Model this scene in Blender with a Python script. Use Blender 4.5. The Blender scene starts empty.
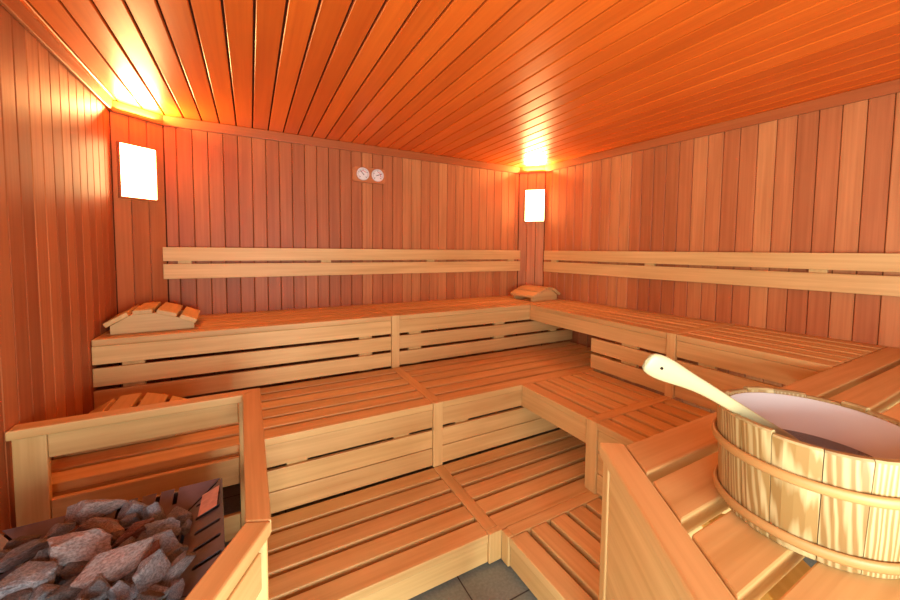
import bpy, bmesh, math, random
from mathutils import Vector, Matrix, noise
random.seed(7)
C = bpy.context.scene.collection
S = 1.1           # metres per working unit
FL = -1.24        # floor height below the eye, working units
def W(x, y=None, z=None):
    if y is None: x, y, z = x
    return Vector((x * S, y * S, (z - FL) * S))
V = Vector

# ------------------------------------------------------------------ materials
def new_mat(name):
    m = bpy.data.materials.new(name); m.use_nodes = True
    nt = m.node_tree; b = nt.nodes['Principled BSDF']
    return m, nt, b
def wood(name, light, dark, var=0.25, rough=0.45, fine=60.0, bands=0.35, warm=None, spec=0.4, ring=False, knots=False, bump=0.15):
    """board wood: grain runs along the board ('grain' attribute), each board has its own shade ('tint')"""
    m, nt, b = new_mat(name); N, L = nt.nodes, nt.links
    at = N.new('ShaderNodeAttribute'); at.attribute_name = 'grain'
    ti = N.new('ShaderNodeAttribute'); ti.attribute_name = 'tint'
    def nz(sx, sy, scale, detail, dist=0.0):
        mp = N.new('ShaderNodeMapping'); mp.inputs['Scale'].default_value = (sx, sy, sy)
        L.new(at.outputs['Vector'], mp.inputs['Vector'])
        n = N.new('ShaderNodeTexNoise'); n.inputs['Scale'].default_value = scale
        n.inputs['Detail'].default_value = detail; n.inputs['Distortion'].default_value = dist
        L.new(mp.outputs[0], n.inputs['Vector']); return n.outputs['Fac']
    g1 = nz(1.3, fine, 1.0, 6, 0.3)          # fine pores
    g2 = nz(1.0, fine / 5, 1.0, 3, 1.2)      # broad figure
    g3 = nz(1.6, 4.0, 1.0, 3)                # blotches
    def mth(op, a, bb):
        n = N.new('ShaderNodeMath'); n.operation = op
        for i, v in enumerate((a, bb)):
            if isinstance(v, (int, float)): n.inputs[i].default_value = v
            else: L.new(v, n.inputs[i])
        return n.outputs[0]
    f = mth('ADD', mth('MULTIPLY', g1, 0.45), mth('ADD', mth('MULTIPLY', g2, bands), mth('MULTIPLY', g3, 0.25)))
    if ring:
        mp = N.new('ShaderNodeMapping'); mp.inputs['Scale'].default_value = (1.3, 16, 16)
        L.new(at.outputs['Vector'], mp.inputs['Vector'])
        w = N.new('ShaderNodeTexWave'); w.wave_type = 'RINGS'; w.inputs['Scale'].default_value = 3.2
        w.inputs['Distortion'].default_value = 5.0; w.inputs['Detail'].default_value = 2; w.inputs['Detail Scale'].default_value = 1.2
        L.new(mp.outputs[0], w.inputs['Vector'])
        f = mth('ADD', mth('MULTIPLY', w.outputs['Fac'], 0.55), mth('MULTIPLY', f, 0.6))
    cr = N.new('ShaderNodeValToRGB'); e = cr.color_ramp.elements
    e[0].position = 0.30; e[0].color = (*light, 1); e[1].position = 0.78; e[1].color = (*dark, 1)
    L.new(f, cr.inputs[0])
    mx = N.new('ShaderNodeMix'); mx.data_type = 'RGBA'; mx.blend_type = 'MULTIPLY'; mx.inputs['Factor'].default_value = 1.0
    tr = N.new('ShaderNodeValToRGB'); t = tr.color_ramp.elements
    t[0].color = (1 - var, 1 - var * 1.35, 1 - var * 1.5, 1); t[1].color = (1, 1, 1, 1)
    if warm:
        el = t.new(0.9); el.color = (*warm, 1)
        t[-1].color = (*[min(2, c * 1.05) for c in warm], 1)
        mid = t.new(0.6); mid.color = (1, 1, 1, 1)
    L.new(ti.outputs['Fac'], tr.inputs[0])
    L.new(cr.outputs[0], mx.inputs[6]); L.new(tr.outputs[0], mx.inputs[7])
    L.new(mx.outputs[2], b.inputs['Base Color'])
    b.inputs['Roughness'].default_value = rough
    b.inputs['Specular IOR Level'].default_value = spec
    bp = N.new('ShaderNodeBump'); bp.inputs['Strength'].default_value = bump; bp.inputs['Distance'].default_value = 0.002
    L.new(g1, bp.inputs['Height']); L.new(bp.outputs[0], b.inputs['Normal'])
    return m
def plain(name, col, rough=0.5, metal=0.0, spec=0.5, noise_s=None, col2=None, bump=0.0):
    m, nt, b = new_mat(name); N, L = nt.nodes, nt.links
    b.inputs['Base Color'].default_value = (*col, 1); b.inputs['Roughness'].default_value = rough
    b.inputs['Metallic'].default_value = metal; b.inputs['Specular IOR Level'].default_value = spec
    if noise_s:
        tc = N.new('ShaderNodeTexCoord'); n = N.new('ShaderNodeTexNoise'); n.inputs['Scale'].default_value = noise_s
        n.inputs['Detail'].default_value = 6; L.new(tc.outputs['Object'], n.inputs['Vector'])
        cr = N.new('ShaderNodeValToRGB'); cr.color_ramp.elements[0].color = (*col, 1); cr.color_ramp.elements[1].color = (*(col2 or col), 1)
        cr.color_ramp.elements[0].position = 0.38; cr.color_ramp.elements[1].position = 0.62
        L.new(n.outputs['Fac'], cr.inputs[0]); L.new(cr.outputs[0], b.inputs['Base Color'])
        if bump:
            bp = N.new('ShaderNodeBump'); bp.inputs['Strength'].default_value = bump; bp.inputs['Distance'].default_value = 0.003
            L.new(n.outputs['Fac'], bp.inputs['Height']); L.new(bp.outputs[0], b.inputs['Normal'])
    return m
M = {}
M['bench'] = wood('bench_wood', (0.90, 0.655, 0.275), (0.62, 0.385, 0.130), var=0.16, rough=0.5, bands=0.5)
M['wall'] = wood('wall_wood', (0.60, 0.215, 0.072), (0.35, 0.100, 0.028), var=0.36, rough=0.52, warm=(1.25, 1.6, 1.7), spec=0.35)
M['ceil'] = wood('ceiling_wood', (0.90, 0.205, 0.020), (0.68, 0.115, 0.010), var=0.22, rough=0.38, spec=0.4)
M['trim'] = wood('trim_wood', (0.52, 0.16, 0.045), (0.36, 0.095, 0.025), var=0.1, rough=0.4)
M['pine'] = wood('bucket_pine', (0.60, 0.50, 0.235), (0.34, 0.21, 0.065), var=0.16, rough=0.42, fine=45, bands=0.5, ring=True)
M['hoop'] = wood('hoop_wood', (0.55, 0.34, 0.12), (0.50, 0.25, 0.07), var=0.1, rough=0.45, fine=50)
M['ladle'] = wood('ladle_wood', (0.41, 0.37, 0.20), (0.35, 0.285, 0.13), var=0.05, rough=0.45)
M['rimwood'] = wood('rim_wood', (0.60, 0.50, 0.22), (0.20, 0.15, 0.06), var=0.25, rough=0.5, fine=70)
M['gaugewood'] = wood('gauge_wood', (0.66, 0.26, 0.09), (0.50, 0.16, 0.05), var=0.05, rough=0.4)
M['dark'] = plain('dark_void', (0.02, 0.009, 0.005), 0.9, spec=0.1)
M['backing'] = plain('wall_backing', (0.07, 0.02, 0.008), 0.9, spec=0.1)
M['metal'] = plain('heater_metal', (0.12, 0.125, 0.16), 0.45, 0.2, noise_s=14, col2=(0.175, 0.175, 0.22))
M['metal_side'] = plain('heater_side', (0.10, 0.065, 0.05), 0.45, 0.6, noise_s=9, col2=(0.15, 0.09, 0.065))
M['label'] = plain('label_plate', (0.60, 0.40, 0.38), 0.55, noise_s=60, col2=(0.72, 0.50, 0.46))
M['liner'] = plain('liner_plastic', (0.62, 0.65, 0.64), 0.35)
M['white'] = plain('dial_white', (0.85, 0.84, 0.80), 0.4)
M['black'] = plain('dial_black', (0.03, 0.03, 0.03), 0.5)
M['red'] = plain('dial_red', (0.6, 0.04, 0.03), 0.5)
M['chrome'] = plain('dial_rim', (0.75, 0.73, 0.70), 0.3, 0.9)
M['screw'] = plain('screw_steel', (0.5, 0.5, 0.5), 0.35, 0.9)
def stone_mat(name, a, b_, c):
    m, nt, b = new_mat(name); N, L = nt.nodes, nt.links
    tc = N.new('ShaderNodeTexCoord')
    oi = N.new('ShaderNodeObjectInfo')
    ad = N.new('ShaderNodeVectorMath'); ad.operation = 'ADD'; L.new(tc.outputs['Object'], ad.inputs[0])
    mu = N.new('ShaderNodeMath'); mu.operation = 'MULTIPLY'; mu.inputs[1].default_value = 37.0; L.new(oi.outputs['Random'], mu.inputs[0])
    cx = N.new('ShaderNodeCombineXYZ'); L.new(mu.outputs[0], cx.inputs[0]); L.new(cx.outputs[0], ad.inputs[1])
    n1 = N.new('ShaderNodeTexNoise'); n1.inputs['Scale'].default_value = 2.6; n1.inputs['Detail'].default_value = 4; L.new(ad.outputs[0], n1.inputs['Vector'])
    n2 = N.new('ShaderNodeTexNoise'); n2.inputs['Scale'].default_value = 17; n2.inputs['Detail'].default_value = 5; n2.inputs['Roughness'].default_value = .7; L.new(ad.outputs[0], n2.inputs['Vector'])
    r1 = N.new('ShaderNodeValToRGB'); r1.color_ramp.elements[0].position = .36; r1.color_ramp.elements[1].position = .66
    r1.color_ramp.elements[0].color = (*a, 1); r1.color_ramp.elements[1].color = (*b_, 1); L.new(n1.outputs['Fac'], r1.inputs[0])
    r2 = N.new('ShaderNodeValToRGB'); r2.color_ramp.elements[0].position = .40; r2.color_ramp.elements[1].position = .60
    r2.color_ramp.elements[0].color = (*c, 1); r2.color_ramp.elements[1].color = (1.15, 1.15, 1.15, 1); L.new(n2.outputs['Fac'], r2.inputs[0])
    mx = N.new('ShaderNodeMix'); mx.data_type = 'RGBA'; mx.blend_type = 'MULTIPLY'; mx.inputs['Factor'].default_value = 1
    L.new(r1.outputs[0], mx.inputs[6]); L.new(r2.outputs[0], mx.inputs[7]); L.new(mx.outputs[2], b.inputs['Base Color'])
    b.inputs['Roughness'].default_value = 0.85
    bp = N.new('ShaderNodeBump'); bp.inputs['Strength'].default_value = .9; bp.inputs['Distance'].default_value = .006
    L.new(n2.outputs['Fac'], bp.inputs['Height']); L.new(bp.outputs[0], b.inputs['Normal'])
    return m
M['st_grey'] = stone_mat('stone_grey', (0.20, 0.215, 0.23), (0.33, 0.33, 0.33), (.55, .55, .57))
M['st_pink'] = stone_mat('stone_pinkish', (0.30, 0.29, 0.28), (0.44, 0.33, 0.29), (.6, .55, .55))
M['st_red'] = stone_mat('stone_red_brown', (0.20, 0.085, 0.055), (0.28, 0.17, 0.12), (.55, .5, .5))
M['st_blue'] = stone_mat('stone_blue_grey', (0.23, 0.27, 0.31), (0.34, 0.38, 0.42), (.6, .6, .62))
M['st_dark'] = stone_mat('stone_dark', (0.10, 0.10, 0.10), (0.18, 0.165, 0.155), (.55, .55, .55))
def floor_mat():
    m, nt, b = new_mat('floor_tiles'); N, L = nt.nodes, nt.links
    tc = N.new('ShaderNodeTexCoord'); mp = N.new('ShaderNodeMapping'); L.new(tc.outputs['Object'], mp.inputs['Vector'])
    mp.inputs['Location'].default_value = (0.165, 0.12, 0)
    br = N.new('ShaderNodeTexBrick'); br.offset = 0; br.squash = 1
    br.inputs['Color1'].default_value = (0.20, 0.25, 0.215, 1); br.inputs['Color2'].default_value = (0.22, 0.265, 0.23, 1)
    br.inputs['Mortar'].default_value = (0.035, 0.033, 0.03, 1); br.inputs['Scale'].default_value = 1.0
    br.inputs['Brick Width'].default_value = 0.30; br.inputs['Row Height'].default_value = 0.30; br.inputs['Mortar Size'].default_value = 0.003
    L.new(mp.outputs[0], br.inputs['Vector'])
    n = N.new('ShaderNodeTexNoise'); n.inputs['Scale'].default_value = 90; L.new(tc.outputs['Object'], n.inputs['Vector'])
    mx = N.new('ShaderNodeMix'); mx.data_type = 'RGBA'; mx.blend_type = 'OVERLAY'; mx.inputs['Factor'].default_value = .35
    L.new(br.outputs['Color'], mx.inputs[6]); L.new(n.outputs['Fac'], mx.inputs[7]); L.new(mx.outputs[2], b.inputs['Base Color'])
    b.inputs['Roughness'].default_value = .55
    return m
M['floor'] = floor_mat()
def water_mat():
    m, nt, b = new_mat('bucket_water')
    b.inputs['Base Color'].default_value = (0.62, 0.60, 0.62, 1); b.inputs['Roughness'].default_value = 0.03
    b.inputs['Transmission Weight'].default_value = 0.9; b.inputs['IOR'].default_value = 1.33
    return m
M['water'] = water_mat()
def glow_mat():
    m, nt, b = new_mat('lamp_glow')
    b.inputs['Base Color'].default_value = (1, .9, .7, 1)
    b.inputs['Emission Color'].default_value = (1.0, 0.66, 0.27, 1); b.inputs['Emission Strength'].default_value = 21.0
    return m
M['glow'] = glow_mat()

# ------------------------------------------------------------------ mesh building
class MB:
    """collects boards; every vertex carries its grain coordinate and its board's tint"""
    def __init__(s): s.v = []; s.f = []; s.g = []; s.t = []; s.sm = []
    def add(s, verts, faces, grain=None, tint=None, smooth=False):
        o = len(s.v); s.v += [V(p) for p in verts]
        s.f += [[i + o for i in f] for f in faces]; s.sm += [smooth] * len(faces)
        off = V((random.random() * 40, random.random() * 40, random.random() * 40))
        s.g += [(V(g) + off) for g in (grain if grain else verts)]
        t = random.random() if tint is None else tint
        s.t += [t] * len(verts)
    def board(s, A, B, Cc, D, T, bev=0.003, tint=None, seg=2):
        """A-B one long edge, D-C the other (metres); T thickness vector; grain runs from A to B"""
        A, B, Cc, D, T = map(V, (A, B, Cc, D, T))
        L = ((B - A).length + (Cc - D).length) / 2; Wd = ((D - A).length + (Cc - B).length) / 2; Th = T.length
        bm = bmesh.new(); bmesh.ops.create_cube(bm, size=1)
        for v in bm.verts: v.co = V(((v.co.x + .5) * L, (v.co.y + .5) * Wd, (v.co.z + .5) * Th))
        bev = min(bev, Th * .45, Wd * .45, L * .45)
        if bev > 0: bmesh.ops.bevel(bm, geom=bm.edges[:], offset=bev, segments=seg, affect='EDGES', profile=.5)
        gr = [v.co.copy() for v in bm.verts]; vs = []
        for c in gr:
            u, w, h = c.x / L, c.y / Wd, c.z / Th
            P = (A * (1 - u) + B * u) * (1 - w) + (D * (1 - u) + Cc * u) * w + T * h
            vs.append(P)
        flip = (B - A).cross(D - A).dot(T) < 0
        fs = [[v.index for v in f.verts] for f in bm.faces]
        if flip: fs = [f[::-1] for f in fs]
        bm.free(); s.add(vs, fs, gr, tint)
    def box(s, p0, p1, axis=0, bev=0.003, tint=None):
        """axis-aligned board between two world corners, grain along axis"""
        a = V([min(p0[i], p1[i]) for i in range(3)]); b = V([max(p0[i], p1[i]) for i in range(3)])
        d = b - a; e = [V((d.x, 0, 0)), V((0, d.y, 0)), V((0, 0, d.z))]
        L = e[axis]; r = [e[i] for i in range(3) if i != axis]
        s.board(a, a + L, a + L + r[0], a + r[0], r[1], bev, tint)
    def build(s, name, mat, parent=None, origin=None):
        org = V(origin) if origin is not None else (V(parent['_o']) if parent is not None else V((0, 0, 0)))
        me = bpy.data.meshes.new(name); me.from_pydata([p - org for p in s.v], [], s.f)
        ga = me.attributes.new('grain', 'FLOAT_VECTOR', 'POINT'); ga.data.foreach_set('vector', [c for g in s.g for c in g])
        ta = me.attributes.new('tint', 'FLOAT', 'POINT'); ta.data.foreach_set('value', s.t)
        me.polygons.foreach_set('use_smooth', s.sm)
        me.materials.append(mat); me.update()
        o = bpy.data.objects.new(name, me); C.objects.link(o)
        if parent is not None:
            o.parent = parent; o['_o'] = tuple(org) ; o.location = org - V(parent['_o']); 
        else: o.location = org
        o['_o'] = tuple(org)
        return o
def thing(name, label, cat, loc, group=None):
    o = bpy.data.objects.new(name, None); C.objects.link(o); o.empty_display_size = .1
    o.location = loc; o['_o'] = tuple(loc); o['label'] = label; o['category'] = cat
    if group: o['group'] = group
    return o
def tag(o, label, cat, group=None):
    o['label'] = label; o['category'] = cat
    if group: o['group'] = group
    return o
def struct(o): o['kind'] = 'structure'; return o
def lathe(profile, center, seg=48, closed=False):
    """profile of (r, z); returns verts, faces, grain"""
    vs = []; fs = []; gr = []; n = len(profile)
    for k in range(seg):
        a = 2 * math.pi * k / seg
        for r, z in profile:
            vs.append(V((center[0] + r * math.cos(a), center[1] + r * math.sin(a), center[2] + z))); gr.append((a * .12, z, r))
    for k in range(seg):
        k2 = (k + 1) % seg
        for i in range(n if closed else n - 1):
            j = (i + 1) % n
            fs.append([k * n + i, k2 * n + i, k2 * n + j, k * n + j])
    return vs, fs, gr

# ------------------------------------------------------------------ room plan (working units)
XL = -0.659; YB = 2.82; ZC = 0.795; ZT = 0.735
LA = V((XL, 2.66)); LB = V((-0.453, YB))         # left corner, cut off by a panel
RA = V((2.275, YB)); RB = V((2.44, 2.64))         # right corner, the same
YF = -1.1; RE = V((2.66, YF))                     # front end of the right wall
def xr(y):                                        # right wall
    if y > RB.y:
        t = (y - RA.y) / (RB.y - RA.y); return RA.x + (RB.x - RA.x) * t
    t = (RB.y - y) / (RB.y - .5); return 2.44 + (2.615 - 2.44) * t ** 0.8 if t > 0 else 2.44
def xl(y):
    if y < LA.y: return XL
    t = (y - LA.y) / (LB.y - LA.y); return LA.x + (LB.x - LA.x) * t
RE = V((xr(YF), YF))
def xr(y):
    if y > RB.y:
        t = (y - RA.y) / (RB.y - RA.y); return RA.x + (RB.x - RA.x) * t
    return RB.x + (2.615 - RB.x) * (RB.y - y) / (RB.y - .5)
RE = V((xr(YF), YF))
def wall(name, a, b, pitch, phase=0.0, z0=FL, z1=ZC, tints=None, bead=False):
    """vertical tongue-and-groove boards from a to b (inner face), plus a backing sheet"""
    d = (b - a); L = d.length; u = d / L; n = V((u.y, -u.x))     # inward normal when a->b runs clockwise seen from above
    mb = MB(); k = 0; s0 = -phase
    while s0 < L:
        s1 = s0 + pitch; p, q = max(s0, 0) + .0013, min(s1, L) - .0013
        if q - p > .004:
            A = a + u * p; B = a + u * q
            t = random.random() if tints is None else tints(k)
            A3, B3 = W(A.x, A.y, z0), W(B.x, B.y, z0); A4, B4 = W(A.x, A.y, z1), W(B.x, B.y, z1)
            T = V((-n.x, -n.y, 0)) * .016
            mb.board(A3, A4, B4, B3, T, .0035, t, 1)
        s0 = s1; k += 1
    o = struct(mb.build(name, M['wall']))
    bk = MB(); A, B = a - n * .014, b - n * .014; A2, B2 = a - n * .05 , b - n * .05
    bk.board(W(A.x, A.y, z0), W(B.x, B.y, z0), W(B2.x, B2.y, z0), W(A2.x, A2.y, z0), V((0, 0, (z1 - z0) * S)), 0)
    c = bk.build('backing', M['backing'], o)
    return o
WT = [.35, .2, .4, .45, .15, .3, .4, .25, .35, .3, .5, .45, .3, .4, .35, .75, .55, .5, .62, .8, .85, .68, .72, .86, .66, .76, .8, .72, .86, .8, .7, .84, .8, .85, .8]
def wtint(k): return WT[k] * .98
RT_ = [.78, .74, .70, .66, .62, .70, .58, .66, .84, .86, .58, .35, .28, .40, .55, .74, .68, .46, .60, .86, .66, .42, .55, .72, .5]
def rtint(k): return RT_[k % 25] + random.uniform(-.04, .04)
mb = MB()
for k in range(13):
    y0 = YF + k * .082; y1 = y0 + .0795
    if 0 < k < 11: mb.box(W(XL - .015, y0, .55), W(XL, y1, ZC), 2, .002); mb.box(W(XL - .015, y0, FL), W(XL, y1, FL + .05), 2, .002)
    elif k == 0: mb.box(W(XL - .015, y0, FL), W(XL, y1, ZC), 2, .002)
struct(mb.build('wall_left_front', M['wall']))  # out of view; the gap in these boards is added for the side fill light
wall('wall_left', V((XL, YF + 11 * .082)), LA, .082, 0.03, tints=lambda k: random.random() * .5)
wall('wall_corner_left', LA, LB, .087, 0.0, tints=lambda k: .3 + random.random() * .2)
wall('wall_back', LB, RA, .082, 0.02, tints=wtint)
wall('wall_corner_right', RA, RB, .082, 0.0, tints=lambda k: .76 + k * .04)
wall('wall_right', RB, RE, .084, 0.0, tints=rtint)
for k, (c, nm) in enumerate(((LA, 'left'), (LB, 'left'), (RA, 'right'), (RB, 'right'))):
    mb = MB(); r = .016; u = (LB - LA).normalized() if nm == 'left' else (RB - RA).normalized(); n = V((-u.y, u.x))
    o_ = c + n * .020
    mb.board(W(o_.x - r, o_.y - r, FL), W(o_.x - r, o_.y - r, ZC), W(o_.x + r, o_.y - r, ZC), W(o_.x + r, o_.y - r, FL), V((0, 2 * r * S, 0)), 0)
    struct(mb.build('trim_%d' % (6 + k), M['backing']))  # corner fillers added to stop the bright background leaking through the wall joints
# ceiling
mb = MB(); x = XL - .06; i = 0
while x < 2.95:
    mb.board(W(x + .004, YF, ZC), W(x + .004, YB + .05, ZC), W(x + .089, YB + .05, ZC), W(x + .089, YF, ZC), (0, 0, .016), .003, None, 1)
    x += .093
ceil_o = struct(mb.build('ceiling', M['ceil']))
mb = MB(); mb.box(W(XL - .1, YF, ZC + .013), W(3.0, YB + .1, ZC + .04), 1, 0); mb.build('backing', M['backing'], ceil_o)
mb = MB(); mb.box(W(XL - .1, YF - .05, FL - .05), W(3.0, YB + .1, FL), 0, 0); struct(mb.build('floor', M['floor']))
# front wall behind the camera; its unglazed opening is added for the front fill light
mb = MB()
for k in range(41):
    x0 = XL + k * .082; x1 = min(x0 + .0795, xr(YF))
    if x1 - x0 < .01: break
    if -.40 < (x0 + x1) / 2 < .95:
        mb.box(W(x0, YF - .015, .62), W(x1, YF, ZC), 2, .002); mb.box(W(x0, YF - .015, FL), W(x1, YF, FL + .12), 2, .002)
    else: mb.box(W(x0, YF - .015, FL), W(x1, YF, ZC), 2, .002)
struct(mb.build('wall_front', M['wall']))
# ceiling trims
def trim(idx, a, b, ext0=0, ext1=0):
    d = (b - a).normalized(); n = V((d.y, -d.x)); a = a - d * ext0; b = b + d * ext1
    mb = MB(); A, B = a + n * .001, b + n * .001
    mb.board(W(A.x, A.y, ZT), W(B.x, B.y, ZT), W(B.x, B.y, ZC - .001), W(A.x, A.y, ZC - .001), V((n.x, n.y, 0)) * .016, .003, .5)
    struct(mb.build('trim_%d' % idx, M['trim']))
trim(1, V((XL, YF)), LA); trim(2, LA, LB); trim(3, LB, RA); trim(4, RA, RB); trim(5, RB, RE)

# ------------------------------------------------------------------ benches
TH = .032; GAP = .023
def slat_x(mb, y0, y1, x0, x1, z, th=TH):
    """slat along x; ends follow walls when x0/x1 are functions"""
    f0 = x0 if callable(x0) else (lambda y: x0); f1 = x1 if callable(x1) else (lambda y: x1)
    mb.board(W(f0(y0), y0, z), W(f1(y0), y0, z), W(f1(y1), y1, z), W(f0(y1), y1, z), (0, 0, -th * S), .004)
def slats_back(mb, yf, yb, n, x0, x1, z):
    p = (yb - yf + GAP) / n
    for i in range(n): slat_x(mb, yf + i * p, yf + (i + 1) * p - GAP, x0, x1, z)
def slats_wing(mb, xf, xbk, n, y0, y1, z):
    """slats along y; xf front x, xbk back (number or wall function)"""
    fb = xbk if callable(xbk) else (lambda y: xbk)
    for i in range(n):
        def X(y, k, off):
            w = fb(y) - xf + GAP; return xf + w * k / n + off
        mb.board(W(X(y0, i, 0), y0, z), W(X(y1, i, 0), y1, z), W(X(y1, i + 1, -GAP), y1, z), W(X(y0, i + 1, -GAP), y0, z), (0, 0, -TH * S), .004)
def risers_back(par, x0, x1, y, zs):
    for za, zb in zs:
        mb = MB(); mb.box(W(x0, y + .004, za), W(x1, y + .022, zb), 0, .003); mb.build('riser_board', M['bench'], par)
def risers_wing(par, y0, y1, x, zs):
    for za, zb in zs:
        mb = MB(); mb.box(W(x + .004, y0, za), W(x + .022, y1, zb), 1, .003); mb.build('riser_board', M['bench'], par)
def battens_back(par, xs, y, za, zb):
    for a, b in xs:
        mb = MB(); mb.box(W(a, y + .0225, za), W(b, y + .05, zb), 2, .002); mb.build('batten', M['bench'], par)
def battens_wing(par, ys, x, za, zb):
    for a, b in ys:
        mb = MB(); mb.box(W(x + .0225, a, za), W(x + .05, b, zb), 2, .002); mb.build('batten', M['bench'], par)
ZU = -.43; ZM = -.7744; ZL = -1.1066
YU = 2.258; YM = 1.632; YL = 1.131; XU = 1.95; XM = 1.362; XLo = .858
PA, PB = .797, .850                                # divider post
GU = 'bench sections of the upper tier'; GM = 'bench sections of the middle tier'; GL = 'bench sections of the lowest tier'
RU = [(-.463, -.550), (-.567, -.655), (-.673, -.763)]
RM = [(-.8075, -.900), (-.9155, -1.006), (-1.010, -1.100)]
RL = [(-1.140, -1.222)]
def divider(par, x0, x1, y, yb, z, zbase):
    mb = MB(); mb.box(W(x0, y + .0235, z + .001), W(x1, yb, z - TH), 1, .003, .6); mb.build('divider_board', M['bench'], par)
    mb = MB(); mb.box(W(x0, y - .004, z + .001), W(x1, y + .022, zbase + .001), 2, .003, .7); mb.build('post', M['bench'], par)

# upper tier, back row left of the post
t = thing('sauna_bench', 'upper bench section along the back wall, left of the upright post', 'bench', W(.07, 2.5, ZM), GU)
mb = MB(); slats_back(mb, YU, YB - .006, 5, lambda y: xl(y) + .004, PA - .0015, ZU); mb.build('slatted_seat', M['bench'], t)
risers_back(t, XL + .002, PA - .002, YU, RU); battens_back(t, [(-.555, -.469), (.59, .673)], YU, ZU - TH - .002, ZM + .002)
mb = MB()
for px_ in (-.60, -.15, .3): 
    vs, fs, gr = lathe([(0, 0), (.0035, 0), (.0035, .001), (0, .001)], W(px_, YU, ZU - .018)); 
# upper tier, back row right of the post
t = thing('sauna_bench', 'upper bench section along the back wall, running from the post into the right corner', 'bench', W(1.6, 2.5, ZM), GU)
mb = MB(); slats_back(mb, YU, YB - .006, 5, PB + .0015, lambda y: xr(y) - .005, ZU); mb.build('slatted_seat', M['bench'], t)
divider(t, PA, PB, YU, YB - .006, ZU, ZM)
risers_back(t, PB + .002, xr(YU) - .03, YU, RU); battens_back(t, [(.926, 1.017), (1.628, 1.722), (2.2, 2.27)], YU, ZU - TH - .002, ZM + .002)
# upper tier, right wing far and near
t = thing('sauna_bench', 'upper bench section along the right wall, next to the far corner headrest', 'bench', W(2.2, 1.7, ZM), GU)
mb = MB(); slats_wing(mb, XU, lambda y: xr(y) - .004, 6, 1.156, YU - GAP * .6, ZU); mb.build('slatted_seat', M['bench'], t)
risers_wing(t, 1.156, YU + .002, XU, RU[:1]); risers_wing(t, 1.156, YM + .02, XU, RU[1:])
battens_wing(t, [(1.34, 1.44)], XU, ZU - TH - .002, ZM + .002)
t = thing('sauna_bench', 'upper bench section along the right wall between the post and the bucket bench', 'bench', W(2.2, .85, ZM), GU)
mb = MB(); slats_wing(mb, XU, lambda y: xr(y) - .004, 6, .516, 1.105, ZU); mb.build('slatted_seat', M['bench'], t)
mb = MB(); mb.box(W(XU + .0235, 1.1075, ZU + .001), W(xr(1.1) - .012, 1.1535, ZU - TH), 0, .003, .6); mb.build('divider_board', M['bench'], t)
mb = MB(); mb.box(W(XU - .004, 1.1075, ZU + .001), W(XU + .022, 1.1535, ZM + .001), 2, .003, .7); mb.build('post', M['bench'], t)
risers_wing(t, .53, 1.105, XU, RU); battens_wing(t, [(.93, 1.005), (.56, .62)], XU, ZU - TH - .002, ZM + .002)
# middle tier
t = thing('sauna_bench', 'middle bench section along the back row, left of the post and behind the heater railing', 'bench', W(.07, 1.95, ZL), GM)
mb = MB(); slats_back(mb, YM, YU - .002, 6, XL + .004, PA - .0015, ZM); mb.build('slatted_seat', M['bench'], t)
for lx, ly in ((-.62, 2.18), (.70, 2.18), (-.62, 1.662), (.02, 1.70)):
    mb = MB(); mb.box(W(lx, ly, FL), W(lx + .04, ly + .04, ZM - TH - .001), 2, .003); mb.build('leg', M['bench'], t)
risers_back(t, XL + .002, PA - .002, YM, RM[:1]); risers_back(t, -.02, PA - .002, YM, RM[1:]); battens_back(t, [(.117, .2), (.594, .677)], YM, ZM - TH - .002, ZL + .002)
t = thing('sauna_bench', 'middle bench section from the post to under the right-hand upper bench', 'bench', W(1.5, 1.95, ZL), GM)
mb = MB(); slats_back(mb, YM, YU - .002, 6, PB + .0015, XU + .45, ZM); mb.build('slatted_seat', M['bench'], t)
divider(t, PA, PB, YM, YU - .002, ZM, ZL)
risers_back(t, PB + .002, XU - .01, YM, RM); battens_back(t, [(.937, 1.017), (1.5, 1.58)], YM, ZM - TH - .002, ZL + .002)
t = thing('sauna_bench', 'middle bench section of the right wing, nearer the back row', 'bench', W(1.65, 1.4, ZL), GM)
mb = MB(); slats_wing(mb, XM, XU - .002, 6, 1.164, YM - .003, ZM); mb.build('slatted_seat', M['bench'], t)
risers_wing(t, 1.164, YM + .002, XM, RM[:1])
mb = MB(); mb.box(W(1.88, 1.2, ZM - TH - .001), W(1.92, 1.24, ZL + .001), 2, .003); mb.build('leg', M['bench'], t)
t = thing('sauna_bench', 'middle bench section of the right wing, beside the bucket bench', 'bench', W(1.65, .85, ZL), GM)
mb = MB(); slats_wing(mb, XM, XU - .002, 6, .53, 1.110, ZM); mb.build('slatted_seat', M['bench'], t)
mb = MB(); mb.box(W(XM + .0235, 1.1125, ZM + .001), W(XU - .003, 1.1615, ZM - TH), 0, .003, .6); mb.build('divider_board', M['bench'], t)
mb = MB(); mb.box(W(XM - .004, 1.1025, ZM + .001), W(XM + .022, 1.1615, ZL + .001), 2, .003, .7); mb.build('post', M['bench'], t)
risers_wing(t, .53, 1.100, XM, RM)
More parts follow.
